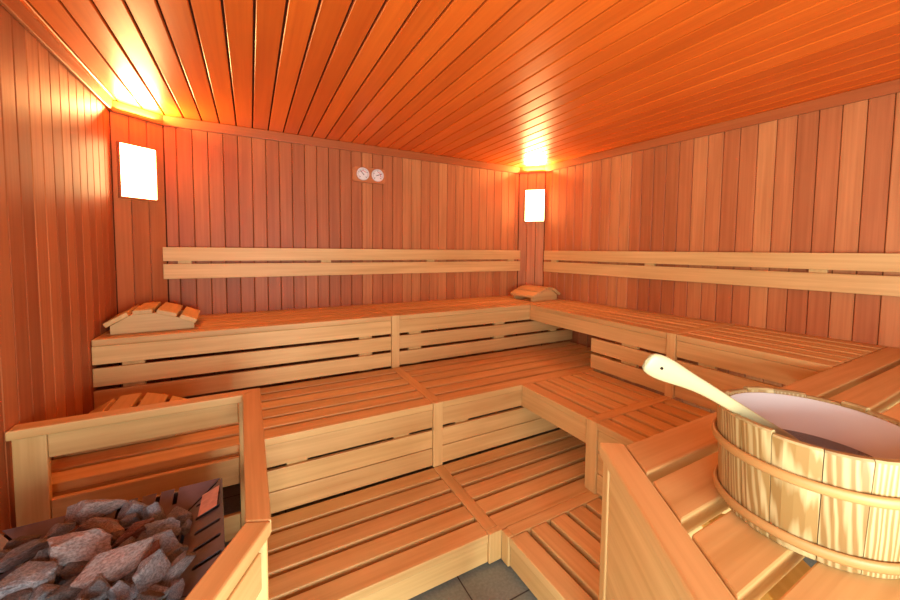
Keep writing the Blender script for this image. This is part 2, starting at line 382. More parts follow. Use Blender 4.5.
# lowest tier
t = thing('sauna_bench', 'lowest bench platform left of the short cross board, beside the heater railing', 'bench', W(.4, 1.4, FL), GL)
mb = MB(); slats_back(mb, YL, YM - .003, 5, .022, PA - .0015, ZL); mb.build('slatted_seat', M['bench'], t)
risers_back(t, .03, PA - .002, YL, RL)
for fx in (.08, .72):
    mb = MB(); mb.box(W(fx, YL + .03, FL + .0), W(fx + .04, YL + .07, ZL - TH - .002), 2, .003); mb.build('foot', M['bench'], t)
t = thing('sauna_bench', 'lowest bench platform tucked under the inner corner of the middle tier', 'bench', W(1.3, 1.4, FL), GL)
mb = MB(); slats_back(mb, YL + .002, YM - .003, 5, PB + .0015, XU - .02, ZL); mb.build('slatted_seat', M['bench'], t)
mb = MB(); mb.box(W(PA, YL + .0235, ZL + .001), W(PB, YM - .003, ZL - TH), 1, .003, .6); mb.build('divider_board', M['bench'], t)
mb = MB(); mb.box(W(PA, YL - .004, ZL + .001), W(XLo - .001, YL + .022, -1.226), 2, .003, .7); mb.build('post', M['bench'], t)
mb = MB(); mb.box(W(XLo + .0235, 1.082, ZL + .001), W(XU - .02, YL - .001, ZL - TH), 0, .003, .5); mb.build('cross_board', M['bench'], t)
for fx, fy in ((PA + .004, YL + .03), (1.4, 1.1)):
    mb = MB(); mb.box(W(fx, fy, FL), W(fx + .04, fy + .04, ZL - TH - .002), 2, .003); mb.build('foot', M['bench'], t)
t = thing('sauna_bench', 'lowest bench platform of the right wing with lengthwise slats beside the tiled floor', 'bench', W(1.1, .85, FL), GL)
mb = MB(); slats_wing(mb, XLo, XM - .004, 5, .56, 1.079, ZL); mb.build('slatted_seat', M['bench'], t)
risers_wing(t, .56, 1.079, XLo, RL)
mb = MB(); mb.box(W(XLo - .004, 1.0825, ZL + .001), W(XLo + .022, YL - .0055, -1.226), 2, .003, .7); mb.build('post', M['bench'], t)
for fx, fy in ((XLo + .03, .62), (XLo + .03, 1.0)):
    mb = MB(); mb.box(W(fx, fy, FL), W(fx + .04, fy + .04, ZL - TH - .002), 2, .003); mb.build('foot', M['bench'], t)

# ------------------------------------------------------------------ near bench that carries the bucket
P0 = V((.703, .530)); DD = V((-.200, -.300)).normalized(); NN = V((DD.y, -DD.x))  # along the slanting end, and its outward side
if NN.x > 0: NN = -NN
t = thing('sauna_bench', 'near bench of wide planks with a slanting end panel, carrying the wooden bucket', 'bench', W(1.5, .2, FL))
def xcut(y): return .7265 + (y - .512) * (.200 / .300) + .002
for i, (ya, yb) in enumerate([(.425, .511), (.320, .404), (.210, .296), (.100, .186), (-.010, .076), (-.12, -.034), (-.23, -.144)]):
    mb = MB(); slat_x(mb, ya, yb, xcut, lambda y: xr(y) - .004, ZU, .034)
    for k in range(len(mb.v)): pass
    mb.build('seat_plank', M['bench'], t)
for xs in (1.0, 1.9):
    mb = MB(); mb.box(W(xs, -.23, ZU - .036), W(xs + .05, .50, ZU - .10), 1, .003); mb.build('support_beam', M['bench'], t)
def diag(mb, s0, s1, n0, n1, za, zb, bev=.004, tint=None, up=False):
    q = lambda s, n: P0 + DD * s + NN * n
    a, b, c, d = q(s0, n0), q(s1, n0), q(s1, n1), q(s0, n1)
    if up:
        mb.board(W(a.x, a.y, zb), W(a.x, a.y, za), W(b.x, b.y, za), W(b.x, b.y, zb), V((d.x - a.x, d.y - a.y, 0)) * S, bev, tint)
    else:
        mb.board(W(a.x, a.y, za), W(b.x, b.y, za), W(c.x, c.y, za), W(d.x, d.y, za), (0, 0, (zb - za) * S), bev, tint)
mb = MB(); diag(mb, -.004, .78, -.028, .026, ZU + .0015, ZU - .030, .006, .45); mb.build('cap_rail', M['bench'], t)
mb = MB(); diag(mb, .045, .76, -.002, .018, ZU - .0315, FL + .02, .003, .8); mb.build('end_panel', M['bench'], t)
mb = MB(); diag(mb, .008, .043, -.016, .020, ZU - .0315, FL, .004, .9, up=True); mb.build('post', M['bench'], t)
mb = MB(); diag(mb, .03, .76, -.024, -.004, ZU - .0365, ZU - .085, .003); mb.build('bearer', M['bench'], t)
for n0, n1 in ((-.16, -.27), (-.40, -.50)):
    mb = MB(); diag(mb, .06 if n0 > -.3 else .0, .62, n1, n0, ZU - .1015, ZU - .13, .003); mb.build('under_plank', M['bench'], t)
for za, zb in RU + [(-.79, -.88), (-.9, -.99), (-1.01, -1.10), (-1.12, -1.21)]:
    mb = MB(); mb.box(W(.76, .494, za), W(XM - .012 if za < -.77 else XU - .01, .512, zb), 0, .003); mb.build('riser_board', M['bench'], t)
mb = MB(); mb.box(W(1.3, .45, ZU - .036), W(1.35, .493, FL), 2, .003); mb.build('leg', M['bench'], t)
mb = MB(); mb.box(W(2.4, -.2, ZU - .036), W(2.45, -.15, FL), 2, .003); mb.build('leg', M['bench'], t)
mb = MB(); mb.box(W(.80, -.2, ZU - .036), W(.85, -.15, FL), 2, .003); mb.build('leg', M['bench'], t)

# ------------------------------------------------------------------ backrests
def backrest(label, a, b):
    d = (b - a).normalized(); n = V((d.y, -d.x)); t = thing('backrest', label, 'backrest', W((a.x + b.x) / 2, (a.y + b.y) / 2, -.195), 'wall backrests')
    for za, zb in ((-.082, .003), (-.192, -.100)):
        mb = MB(); A, B = a + n * .024, b + n * .024
        mb.board(W(A.x, A.y, za), W(B.x, B.y, za), W(B.x, B.y, zb), W(A.x, A.y, zb), V((n.x, n.y, 0)) * .022, .003); mb.build('back_board', M['bench'], t)
    L = (b - a).length; k = max(2, round(L / .75)); 
    for i in range(k):
        s = .07 + (L - .2) * i / (k - 1); A = a + d * s + n * .002; B = A + d * .07
        mb = MB(); mb.board(W(A.x, A.y, -.18), W(A.x, A.y, -.01), W(B.x, B.y, -.01), W(B.x, B.y, -.18), V((n.x, n.y, 0)) * .0235, .002, .9); mb.build('wall_block', M['bench'], t)
backrest('two-board wooden backrest mounted on the back wall', V((-.468, YB)), V((2.272, YB)))
backrest('two-board wooden backrest mounted on the right wall', V((xr(2.60), 2.60)), V((xr(-.2), -.2)))

# ------------------------------------------------------------------ headrests
def make_headrest():
    t = thing('sauna_headrest', 'slatted wooden headrest on the left end of the upper bench', 'headrest', V((0, 0, 0)), 'slatted wooden headrests')
    prof = [(.0, .038), (.105, .098), (.20, .100), (.30, .068), (.385, .028)]     # underside of the slats
    for y in (.030, .290):
        vs = []; top = [(.018, .046)] + prof[1:4] + [(.372, .033)]
        for yy in (y, y + .024):
            vs += [V((.018, yy, 0)), V((.372, yy, 0))] + [V((x_, yy, z_ - .0015)) for x_, z_ in reversed(top)]
        n = len(vs) // 2
        fs = [list(range(n)), [i + n for i in range(n)][::-1]] + [[i, i + n, (i + 1) % n + n, (i + 1) % n] for i in range(n)]
        fs[0] = fs[0][::1]
        mb = MB(); mb.add(vs, fs, [(v.x, v.z, v.y) for v in vs]); o = mb.build('side_panel', M['bench'], t)
        bm = bmesh.new(); bm.from_mesh(o.data); bmesh.ops.recalc_face_normals(bm, faces=bm.faces[:]); bm.to_mesh(o.data); bm.free()
    for i in range(4):
        (x0, z0), (x1, z1) = prof[i], prof[i + 1]
        d = V((x1 - x0, 0, z1 - z0)); L = d.length; d /= L; n = V((-d.z, 0, d.x)); g = .007
        A = V((x0, 0, z0)) + d * g; B = V((x1, 0, z1)) - d * g
        mb = MB(); mb.board(A, A + V((0, .345, 0)), B + V((0, .345, 0)), B, n * .024, .004); mb.build('slat', M['bench'], t)
    return t
h0 = make_headrest()
def dup(root, label):
    r = root.copy(); C.objects.link(r); r['label'] = label
    for ch in list(root.children):
        c = ch.copy(); C.objects.link(c); c.parent = r
    return r
h0.scale = (1.05, 1.0, 1.05); h0.location = W(-.628, 2.325, ZU + .0005); h0.rotation_euler.z = math.radians(3)
h1 = dup(h0, 'slatted wooden headrest in the far right corner below the lamp'); h1.location = W(2.388, 2.676, ZU + .0005); h1.rotation_euler.z = math.radians(184)
h1.scale = (.93, .93, 1.0)
h2 = dup(h0, 'slatted wooden headrest on the middle bench, half hidden behind the heater railing'); h2.scale = (1, 1, 1); h2.location = W(-.625, 1.80, ZM + .0005); h2.rotation_euler.z = 0

# ------------------------------------------------------------------ corner lamps
def lamp(label, a, b, off):
    d = (b - a); L = d.length; d /= L; n = V((d.y, -d.x)); c0 = a + d * off
    t = thing('wall_lamp', label, 'lamp', W(c0.x, c0.y, .28), 'corner wall lamps')
    w = .086; z0, z1 = .283, .572
    def q(s, k): return c0 + d * s + n * k
    def bx(s0, s1, k0, k1, za, zb, mat, name, tint=None, par=t, up=False):
        mb = MB(); A, B, Cc, D = q(s0, k0), q(s1, k0), q(s1, k1), q(s0, k1)
        if up: mb.board(W(A.x, A.y, za), W(A.x, A.y, zb), W(B.x, B.y, zb), W(B.x, B.y, za), V((D.x - A.x, D.y - A.y, 0)) * S, .002, tint)
        else: mb.board(W(A.x, A.y, za), W(B.x, B.y, za), W(Cc.x, Cc.y, za), W(D.x, D.y, za), (0, 0, (zb - za) * S), .002, tint)
        return mb.build(name, mat, par)
    bx(-w, w, .004, .020, z0, z1, M['glow'], 'diffuser')
    f = bx(-w - .010, w + .010, .002, .024, z0 - .012, z0 - .001, M['trim'], 'frame_rail', .6)
    bx(-w - .010, w + .010, .002, .024, z1 + .001, z1 + .008, M['trim'], 'frame_rail', .6)
    bx(-w - .010, -w - .001, .002, .024, z0 - .001, z1 + .001, M['trim'], 'frame_stile', .6, up=True)
    bx(w + .001, w + .010, .002, .024, z0 - .001, z1 + .001, M['trim'], 'frame_stile', .6, up=True)
    # the bulb light of the fitting that washes up over the ceiling
    for (kk, zz, e, sz, tilt) in ((.034, .738, UPW, .10, 160), ):
        ld = bpy.data.lights.new('lamp_uplight', 'AREA'); ld.energy = e; ld.color = (1.0, .60, .22); ld.shape = 'RECTANGLE'; ld.size = .20; ld.size_y = .05
        lo = bpy.data.objects.new('uplight', ld); C.objects.link(lo); p = q(0, kk); lo.location = W(p.x, p.y, zz) - V(t['_o']); lo.parent = t
        ang = math.atan2(n.y, n.x)
        dirv = V((n.x * .9, n.y * .9, 1)).normalized()
        lo.rotation_euler = dirv.to_track_quat('-Z', 'Y').to_euler()
    return t
UPW = 19.0
lamp('glowing wall lamp on the narrow panel in the left corner', LA, LB, .119)
lamp('glowing wall lamp on the narrow panel in the right corner', RA, RB, .152)

# ------------------------------------------------------------------ thermometer and hygrometer
t = thing('sauna_gauge', 'small wooden plate with two round dials, high on the back wall', 'thermometer', W(.808, 2.80, .512))
def rounded(mb, x0, x1, z0, z1, y0, y1, r):
    pts = []
    for cx, cz, a0 in ((x1 - r, z1 - r, 0), (x0 + r, z1 - r, 90), (x0 + r, z0 + r, 180), (x1 - r, z0 + r, 270)):
        for k in range(5):
            a = math.radians(a0 + 22.5 * k); pts.append((cx + r * math.cos(a), cz + r * math.sin(a)))
    n = len(pts); vs = [W(x, y0, z) for x, z in pts] + [W(x, y1, z) for x, z in pts]
    fs = [list(range(n))[::1], [i + n for i in range(n)][::-1]] + [[i, i + n, (i + 1) % n + n, (i + 1) % n] for i in range(n)]
    mb.add(vs, fs, [(v.x, v.z, v.y) for v in vs])
mb = MB(); rounded(mb, .684, .935, .510, .622, 2.797, 2.8185, .022); o = mb.build('mounting_plate', M['gaugewood'], t)
def disc_y(mb, cx, cz, r, y0, y1, seg=32):
    vs = []; 
    for y in (y0, y1):
        for k in range(seg):
            a = 2 * math.pi * k / seg; vs.append(W(cx + r * math.cos(a), y, cz + r * math.sin(a)))
    n = seg; fs = [list(range(n)), [i + n for i in range(n)][::-1]] + [[i, i + n, (i + 1) % n + n, (i + 1) % n] for i in range(n)]
    mb.add(vs, fs)
def hand(mb, cx, cz, r0, r1, ang, w, y0, y1):
    a = math.radians(ang); u = V((math.cos(a), math.sin(a))); p = V((-u.y, u.x)) * w
    c = V((cx, cz)); q = [c + u * r0 + p, c + u * r1 + p * .5, c + u * r1 - p * .5, c + u * r0 - p]
    vs = [W(k.x, y0, k.y) for k in q] + [W(k.x, y1, k.y) for k in q]
    mb.add(vs, [[0, 1, 2, 3], [7, 6, 5, 4], [0, 4, 5, 1], [1, 5, 6, 2], [2, 6, 7, 3], [3, 7, 4, 0]])
for nm, cx, ang, colr in (('dial', .757, 130, 0), ('dial', .871, 20, 1)):
    mb = MB(); disc_y(mb, cx, .570, .049, 2.790, 2.7965); dl = mb.build(nm, M['chrome'], t)
    mb = MB(); disc_y(mb, cx, .570, .045, 2.7885, 2.7899); mb.build('dial_face', M['white'], dl)
    mb = MB()
    for k in range(21):
        hand(mb, cx, .570, .033 if k % 5 else .028, .040, 225 - k * 13.5, .0012 if k % 5 else .0022, 2.7878, 2.7884)
    mb.build('scale_marks', M['black'], dl)
    mb = MB()
    vs = []
    for yy in (2.7878, 2.7884):
        for k in range(13):
            a = math.radians(150 - k * 10 - colr * 60)
            for rr in (.0215, .0255): vs.append(W(cx + rr * math.cos(a), yy, .570 + rr * math.sin(a)))
    fs = []
    for k in range(12):
        q = 2 * k; fs += [[q, q + 1, q + 3, q + 2], [q + 26, q + 28, q + 29, q + 27], [q, q + 2, q + 28, q + 26], [q + 1, q + 27, q + 29, q + 3]]
    mb.add(vs, fs)
    mb.build('scale_arc', M['red'], dl)
    mb = MB(); hand(mb, cx, .570, -.012, .034, ang, .0028, 2.7868, 2.7876); mb.build('needle', M['black'], dl)

# ------------------------------------------------------------------ heater railing
t = thing('heater_railing', 'low wooden guard railing with flat cap rail around the stone heater', 'railing', W(-.1, 1.5, FL))
ZR = -.555
yf = 1.568
def bx(name, x0, x1, y0, y1, z0, z1, axis, tint=None, par=t, mat='bench', bev=.004):
    mb = MB(); mb.box(W(x0, y0, z0), W(x1, y1, z1), axis, bev, tint); return mb.build(name, M[mat], par)
RWX0, RWX1 = -.040, .022
mb = MB(); mb.board(W(XL + .003, yf, ZR), W(RWX0 + .001, yf, ZR), W(RWX1 - .0, yf + .058, ZR), W(XL + .003, yf + .058, ZR), (0, 0, -.030 * S), .005, .5); mb.build('cap_rail', M['bench'], t)
# side rail towards the camera, then the slanting rail
E1 = V((-.020, .826)); E2 = V((.027, .806)); d3 = V((-.088, -.150)).normalized(); LEN3 = .62
mb = MB(); mb.board(W(RWX0 + .002, yf - .001, ZR + .001), W(E1.x, E1.y, ZR + .001), W(E2.x, E2.y, ZR + .001), W(RWX1 + .001, yf + .058, ZR + .001), (0, 0, -.030 * S), .004, .2); mb.build('cap_rail', M['bench'], t)
G1 = E1 + d3 * LEN3; G2 = E2 + d3 * LEN3
mb = MB(); mb.board(W(E1.x, E1.y - .001, ZR + .001), W(G1.x, G1.y, ZR + .001), W(G2.x, G2.y, ZR + .001), W(E2.x, E2.y - .001, ZR + .001), (0, 0, -.030 * S), .005, .6); mb.build('cap_rail', M['bench'], t)
bx('post', XL + .010, -.572, yf + .012, yf + .034, ZR - .0315, FL, 2, .6)
bx('post', -.052, -.022, yf + .006, yf + .036, ZR - .0315, FL, 2, .6)
bx('panel_board', -.5705, -.0535, yf + .012, yf + .032, -.587, -.663, 0)
bx('panel_board', -.5705, -.0535, yf + .012, yf + .032, -.800, -.903, 0)
bx('panel_board', -.5705, -.0535, yf + .012, yf + .032, -1.023, -1.120, 0)
bx('post', -.012, .020, .832, .864, ZR - .0315, FL, 2, .9)
bx('panel_board', -.021, -.003, .868, yf + .004, -.587, -.663, 1)
bx('panel_board', -.021, -.003, .868, yf + .004, -.800, -.903, 1)
bx('panel_board', -.021, -.003, .868, yf + .004, -1.023, -1.120, 1)
mid1 = (E1 + E2) / 2 + V((.004, -.012)); n3 = V((d3.y, -d3.x))
for za, zb in ((-.587, -.663), (-.800, -.903), (-1.023, -1.120)):
    mb = MB(); a = mid1 + d3 * .03; b = mid1 + d3 * (LEN3 - .04); w = -n3 * .018 if n3.x < 0 else n3 * .018
    mb.board(W(a.x, a.y, za), W(b.x, b.y, za), W(b.x, b.y, zb), W(a.x, a.y, zb), V((w.x, w.y, 0)) * S, .003); mb.build('panel_board', M['bench'], t)
pp = mid1 + d3 * (LEN3 - .02)
bx('post', pp.x - .02, pp.x + .015, pp.y - .02, pp.y + .015, ZR - .0315, FL, 2, .9)

# ------------------------------------------------------------------ heater
HX0, HX1, HY0, HY1 = -.515, -.083, .775, 1.192; ZH = -.65; RW_ = .072; DROP = .030
t = thing('sauna_heater', 'dark metal sauna heater with a slotted rim, filled with stones', 'heater', W((HX0 + HX1) / 2, (HY0 + HY1) / 2, FL))
def box6(name, x0, x1, y0, y1, z0, z1, mat, par, bev=.002):
    mb = MB(); mb.box(W(x0, y0, z0), W(x1, y1, z1), 2, bev); return mb.build(name, M[mat], par)
HXF = -.052                                           # right side at the front: the box widens a little towards the camera
mb = MB(); mb.board(W(HX1 - .008, HY1, -1.14), W(HXF - .008, HY0, -1.14), W(HXF, HY0, -1.14), W(HX1, HY1, -1.14), (0, 0, (ZH - .004 + 1.14) * S), .001); mb.build('side_plate', M['metal_side'], t)
box6('side_plate', HX0, HX0 + .008, HY0, HY1, ZH - .006, -1.14, 'metal_side', t)
box6('side_plate', HX0 + .0085, HX1 - .0085, HY1 - .008, HY1, ZH - .006, -1.14, 'metal_side', t)
box6('side_plate', HX0 + .0085, HXF - .0165, HY0, HY0 + .008, ZH - .006, -1.14, 'metal_side', t)
box6('stone_tray', HX0 + .010, HX1 - .010, HY0 + .010, HY1 - .010, -.80, -.81, 'metal_side', t)
box6('inner_wall', HX0 + RW_ + .004, HX0 + RW_ + .008, HY0 + RW_, HY1 - RW_, ZH - DROP - .006, -.80, 'metal', t, 0)
box6('inner_wall', HX1 - RW_ - .008, HX1 - RW_ - .004, HY0 + RW_, HY1 - RW_, ZH - DROP - .006, -.80, 'metal', t, 0)
box6('inner_wall', HX0 + RW_ + .01, HX1 - RW_ - .01, HY1 - RW_ - .006, HY1 - RW_ - .002, ZH - DROP - .006, -.80, 'metal', t, 0)
box6('inner_wall', HX0 + RW_ + .01, HX1 - RW_ - .01, HY0 + RW_ + .002, HY0 + RW_ + .006, ZH - DROP - .006, -.80, 'metal', t, 0)
for lx in (HX0 + .02, HX1 - .05):
    for ly in (HY0 + .02, HY1 - .05):
        box6('leg', lx, lx + .03, ly, ly + .03, -1.141, FL, 'metal_side', t)
def slotted_panel(P, Q, p, q, cs, skew=0.0, notch=False):
    """sloping rim panel: outer edge P-Q, inner edge p-q (working units, 3D); slots run across it"""
    P, Q, p, q = [W(*k) for k in (P, Q, p, q)]
    u = (Q - P).normalized(); nrm = u.cross(p - P).normalized(); w = nrm.cross(u)
    if w.dot(p - P) < 0: w = -w
    loc = lambda k: ((k - P).dot(u), (k - P).dot(w))
    cu = bpy.data.curves.new('c', 'CURVE'); cu.dimensions = '2D'; cu.fill_mode = 'BOTH'; cu.extrude = .0012
    def spl(pts):
        s = cu.splines.new('POLY'); s.points.add(len(pts) - 1); s.use_cyclic_u = True
        for i, (a, b) in enumerate(pts): s.points[i].co = (a, b, 0, 1)
    Lu = (Q - P).length; H = loc(p)[1]
    if notch:
        pts = [loc(P)]; hw = .0052
        for c in cs:
            c *= S; pts += [(c - hw, 0), (c - hw, H * .60), (c + hw, H * .60), (c + hw, 0)]
        spl(pts + [loc(Q), loc(q), loc(p)])
    else:
        spl([loc(P), loc(Q), loc(q), loc(p)])
        for c in cs:
            c *= S; hw = .0062; a0, a1 = H * .07, H * .77
            pts = []
            for k in range(7):
                an = math.pi + math.pi * k / 6; pts.append((c + hw * math.cos(an), a0 + hw + hw * math.sin(an)))
            for k in range(7):
                an = math.pi * k / 6; pts.append((c + skew + hw * math.cos(an), a1 - hw + hw * math.sin(an)))
            spl(pts)
    oc = bpy.data.objects.new('tmp', cu); C.objects.link(oc); bpy.context.view_layer.update()
    me = bpy.data.meshes.new_from_object(oc.evaluated_get(bpy.context.evaluated_depsgraph_get())); bpy.data.objects.remove(oc)
    org = V(t['_o'])
    for v in me.vertices: v.co = P + u * v.co.x + w * v.co.y + nrm * v.co.z - org
    me.materials.clear(); me.materials.append(M['metal'])
    o = bpy.data.objects.new('rim_panel', me); C.objects.link(o); o.parent = t
    return o
I0, I1, J0, J1, zi = HX0 + RW_, HX1 - RW_, HY0 + RW_, HY1 - RW_, ZH - DROP
g = .004
SL = [.065, .122, .178, .234, .290]
slotted_panel((HX1, HY1 - g, ZH), (HXF, HY0 + g, ZH), (I1, J1 - g, zi), (I1 + .014, J0 + g, zi), SL, -.003)
slotted_panel((HX0 + g, HY1, ZH), (HX1 - g, HY1, ZH), (I0 + g, J1, zi), (I1 - g, J1, zi), [.17 + .0385 * k for k in range(5)], 0, True)
slotted_panel((HX0, HY0 + g, ZH), (HX0, HY1 - g, ZH), (I0, J0 + g, zi), (I0, J1 - g, zi), SL)
slotted_panel((HXF - g, HY0, ZH), (HX0 + g, HY0, ZH), (I1 + .014 - g, J0, zi), (I0 + g, J0, zi), [.11 + .0385 * k for k in range(7)], 0, True)
# information plate lying on the right-hand rim panel
mb = MB()
def rimpt(y, s, up=.0): return W(HX1 - RW_ * s, y, ZH - DROP * s + up)
mb.board(rimpt(1.150, .06, .004), rimpt(1.150, .60, .004), rimpt(1.060, .62, .004), rimpt(1.060, .06, .004), (0, 0, .002), .0008, .5)
lp = mb.build('label_plate', M['label'], t); lp['label'] = 'small pinkish plate lying across the top slot of the heater rim'

# ------------------------------------------------------------------ camera frame (also used to spread the stones)
Fv = V((0.47591646, 0.87776992, -0.05498619)); Rv = V((0.87930114, -0.47618042, 0.00903924)); Uv = V((0.01824897, 0.05265135, 0.9984462))
FPX = 367.27; SY = -29.68
def at_z(px, py, z):
    d = Fv + Rv * ((px - 450) / FPX) - Uv * ((py - SY - 300) / FPX); return d * (z / d.z)

# ------------------------------------------------------------------ stones
def stone_mesh(seed, flat=.6):
    rnd = random.Random(seed); bm = bmesh.new()
    for i in range(11):
        a = V((rnd.gauss(0, 1), rnd.gauss(0, 1), rnd.gauss(0, 1))).normalized() * rnd.uniform(.82, 1.0)
        bm.verts.new((a.x * .5, a.y * .5, a.z * .5))
    r = bmesh.ops.convex_hull(bm, input=bm.verts[:])
    junk = [e for e in r['geom_interior'] + r['geom_unused'] if isinstance(e, bmesh.types.BMVert)]
    if junk: bmesh.ops.delete(bm, geom=list(set(junk)), context='VERTS')
    bmesh.ops.dissolve_limit(bm, angle_limit=math.radians(14), verts=bm.verts[:], edges=bm.edges[:])
    bmesh.ops.bevel(bm, geom=bm.edges[:], offset=.022, segments=1, affect='EDGES', profile=.6)
    bmesh.ops.triangulate(bm, faces=bm.faces[:])
    for _ in range(2): bmesh.ops.subdivide_edges(bm, edges=[e for e in bm.edges if e.calc_length() > .09], cuts=1)
    bmesh.ops.triangulate(bm, faces=bm.faces[:])
    xs = [v.co.copy() for v in bm.verts]
    lo = V([min(c[i] for c in xs) for i in range(3)]); hi = V([max(c[i] for c in xs) for i in range(3)])
    for v in bm.verts:
        v.co = V([(v.co[i] - (lo[i] + hi[i]) / 2) / (hi[i] - lo[i]) for i in range(3)])
        p = v.co * 5 + V((seed * 3.1, 0, 0)); k = noise.noise(p) * .05 + noise.noise(p * 3) * .022
        v.co += v.co.normalized() * k
    bmesh.ops.recalc_face_normals(bm, faces=bm.faces[:])
    me = bpy.data.meshes.new('heater_stone'); bm.to_mesh(me); bm.free()
    return me
smeshes = [stone_mesh(i + 3) for i in range(12)]
def stone(px, py, w, h, rot, mat, z=-.635, label=None, mi=None, depth=1.0):
    """px, py, w, h: where and how large it looks; rot: turn in the picture plane (degrees)"""
    me = smeshes[mi if mi is not None else random.randrange(12)].copy()
    me.materials.append(M[mat])
    c = at_z(px, py, z); k = c.dot(Fv) / FPX * S
    o = bpy.data.objects.new('heater_stone', me); C.objects.link(o)
    Wd, Hd = w * k, h * k
    view = c.normalized(); right = (Rv - view * Rv.dot(view)).normalized(); up = right.cross(view)
    a = math.radians(rot); r2 = right * math.cos(a) + up * math.sin(a); u2 = -right * math.sin(a) + up * math.cos(a)
    mat3 = Matrix((r2, u2, -view)).transposed().to_4x4()
    o.matrix_world = Matrix.Translation(W(c.x, c.y, c.z)) @ mat3 @ Matrix.Diagonal((Wd, Hd, min(Wd, Hd) * .9 * depth, 1))
    o['label'] = label or 'small grey rough stone among the larger ones in the heater'
    o['category'] = 'stone'; o['group'] = 'sauna heater stones' if label else 'small grey heater stones'
    return o
ST = [
 (98, 510, 48, 23, 14, 'st_pink', -.618, 'pinkish-grey oval stone, topmost of the heater pile, nearest the railing'),
 (103, 525, 40, 17, 16, 'st_pink', -.632, 'narrow pale stone lying just below the topmost stone of the heater'),
 (111, 533, 24, 23, 5, 'st_pink', -.632, 'small blocky pinkish stone in the middle of the heater pile'),
 (80, 548, 50, 31, 8, 'st_pink', -.615, 'large faceted pinkish-beige stone left of centre in the heater'),
 (116, 563, 60, 32, 38, 'st_pink', -.612, 'largest slab-like reddish-grey stone slanting up to the right in the heater'),
 (133, 533, 35, 16, 32, 'st_red', -.630, 'rust-brown splintered stone in the middle of the heater'),
 (63, 538, 24, 14, 45, 'st_red', -.640, 'small rust-brown stone wedged behind the large beige one'),
 (57, 536, 22, 24, 0, 'st_grey', -.632, 'upright grey stone at the left back of the pile'),
 (28, 552, 52, 17, 32, 'st_grey', -.628, 'long grey slab tilted on the left side of the heater'),
 (22, 545, 26, 16, 25, 'st_dark', -.645, 'dark grey stone by the left rim of the heater'),
 (50, 567, 38, 32, -35, 'st_dark', -.625, 'dark brownish-grey angular stone left of the large slab'),
 (20, 585, 50, 40, 12, 'st_grey', -.615, 'big grey stone at the lower left corner of the pile'),
 (137, 513, 30, 22, 0, 'st_blue', -.640, 'blue-grey stone against the back rim'),
 (156, 515, 26, 20, -12, 'st_blue', -.640, 'blue-grey stone in the back right corner, beside the slots'),
 (178, 517, 25, 20, 10, 'st_blue', -.655, 'bluish stone squeezed into the back right rim corner'),
 (163, 530, 30, 20, 10, 'st_blue', -.632, 'rounded blue-grey stone right of the rust-brown one'),
 (166, 545, 30, 23, -20, 'st_blue', -.628, 'bluish stone below the right corner group'),
 (140, 561, 24, 38, -22, 'st_red', -.628, 'brown upright stone right of the large slab'),
 (152, 573, 28, 36, -8, 'st_grey', -.620, 'tall grey faceted stone near the right rim'),
 (168, 577, 18, 50, -28, 'st_grey', -.635, 'thin grey stone standing along the right rim'),
 (131, 520, 18, 12, 0, 'st_blue', -.640, None), (147, 540, 18, 16, 0, 'st_grey', -.637, None),
 (82, 571, 34, 17, 5, 'st_dark', -.640, None), (70, 592, 34, 26, 10, 'st_dark', -.625, None),
 (97, 592, 30, 24, -15, 'st_grey', -.625, None), (124, 592, 28, 20, 10, 'st_blue', -.625, None),
 (44, 594, 28, 20, 25, 'st_grey', -.620, None), (140, 588, 24, 14, 25, 'st_blue', -.632, None),
 (157, 593, 22, 14, 10, 'st_grey', -.635, None), (127, 545, 16, 14, 0, 'st_grey', -.640, None),
 (88, 532, 20, 14, 0, 'st_grey', -.645, None), (175, 555, 16, 20, -20, 'st_blue', -.640, None),
 (75, 526, 20, 12, 10, 'st_red', -.650, None), (148, 602, 26, 18, 10, 'st_dark', -.63, None), (5, 560, 26, 18, 10, 'st_dark', -.64, None),
 (8, 606, 32, 24, 20, 'st_dark', -.62, None), (85, 612, 34, 22, 5, 'st_grey', -.62, None), (115, 613, 28, 20, 5, 'st_dark', -.62, None),
 (55, 620, 30, 24, 5, 'st_grey', -.62, None), (176, 590, 14, 18, 0, 'st_blue', -.65, None), (100, 545, 20, 18, 0, 'st_dark', -.645, None), (185, 527, 10, 14, 0, 'st_blue', -.655, None),
]
random.seed(21)
for i, s_ in enumerate(ST): stone(*s_, mi=i % 12)
for i in range(26):       # deeper layer that carries the visible stones
    gx = HX0 + RW_ + .035 + (HX1 - HX0 - 2 * RW_ - .07) * ((i * .618) % 1); gy = HY0 + RW_ + .03 + (HY1 - HY0 - 2 * RW_ - .06) * (i + .5) / 26
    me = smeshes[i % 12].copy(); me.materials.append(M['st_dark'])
    o = bpy.data.objects.new('heater_stone', me); C.objects.link(o); s_ = random.uniform(.06, .075)
    o.location = W(gx, gy, -.722 + random.uniform(0, .02)); o.rotation_euler = [random.random() * 6 for _ in range(3)]; o.scale = (s_ * 1.15, s_, s_ * .9)
    o['label'] = 'dark stone deep in the heater, glimpsed between the upper ones'; o['category'] = 'stone'; o['group'] = 'stones of the heater\'s lower layer'

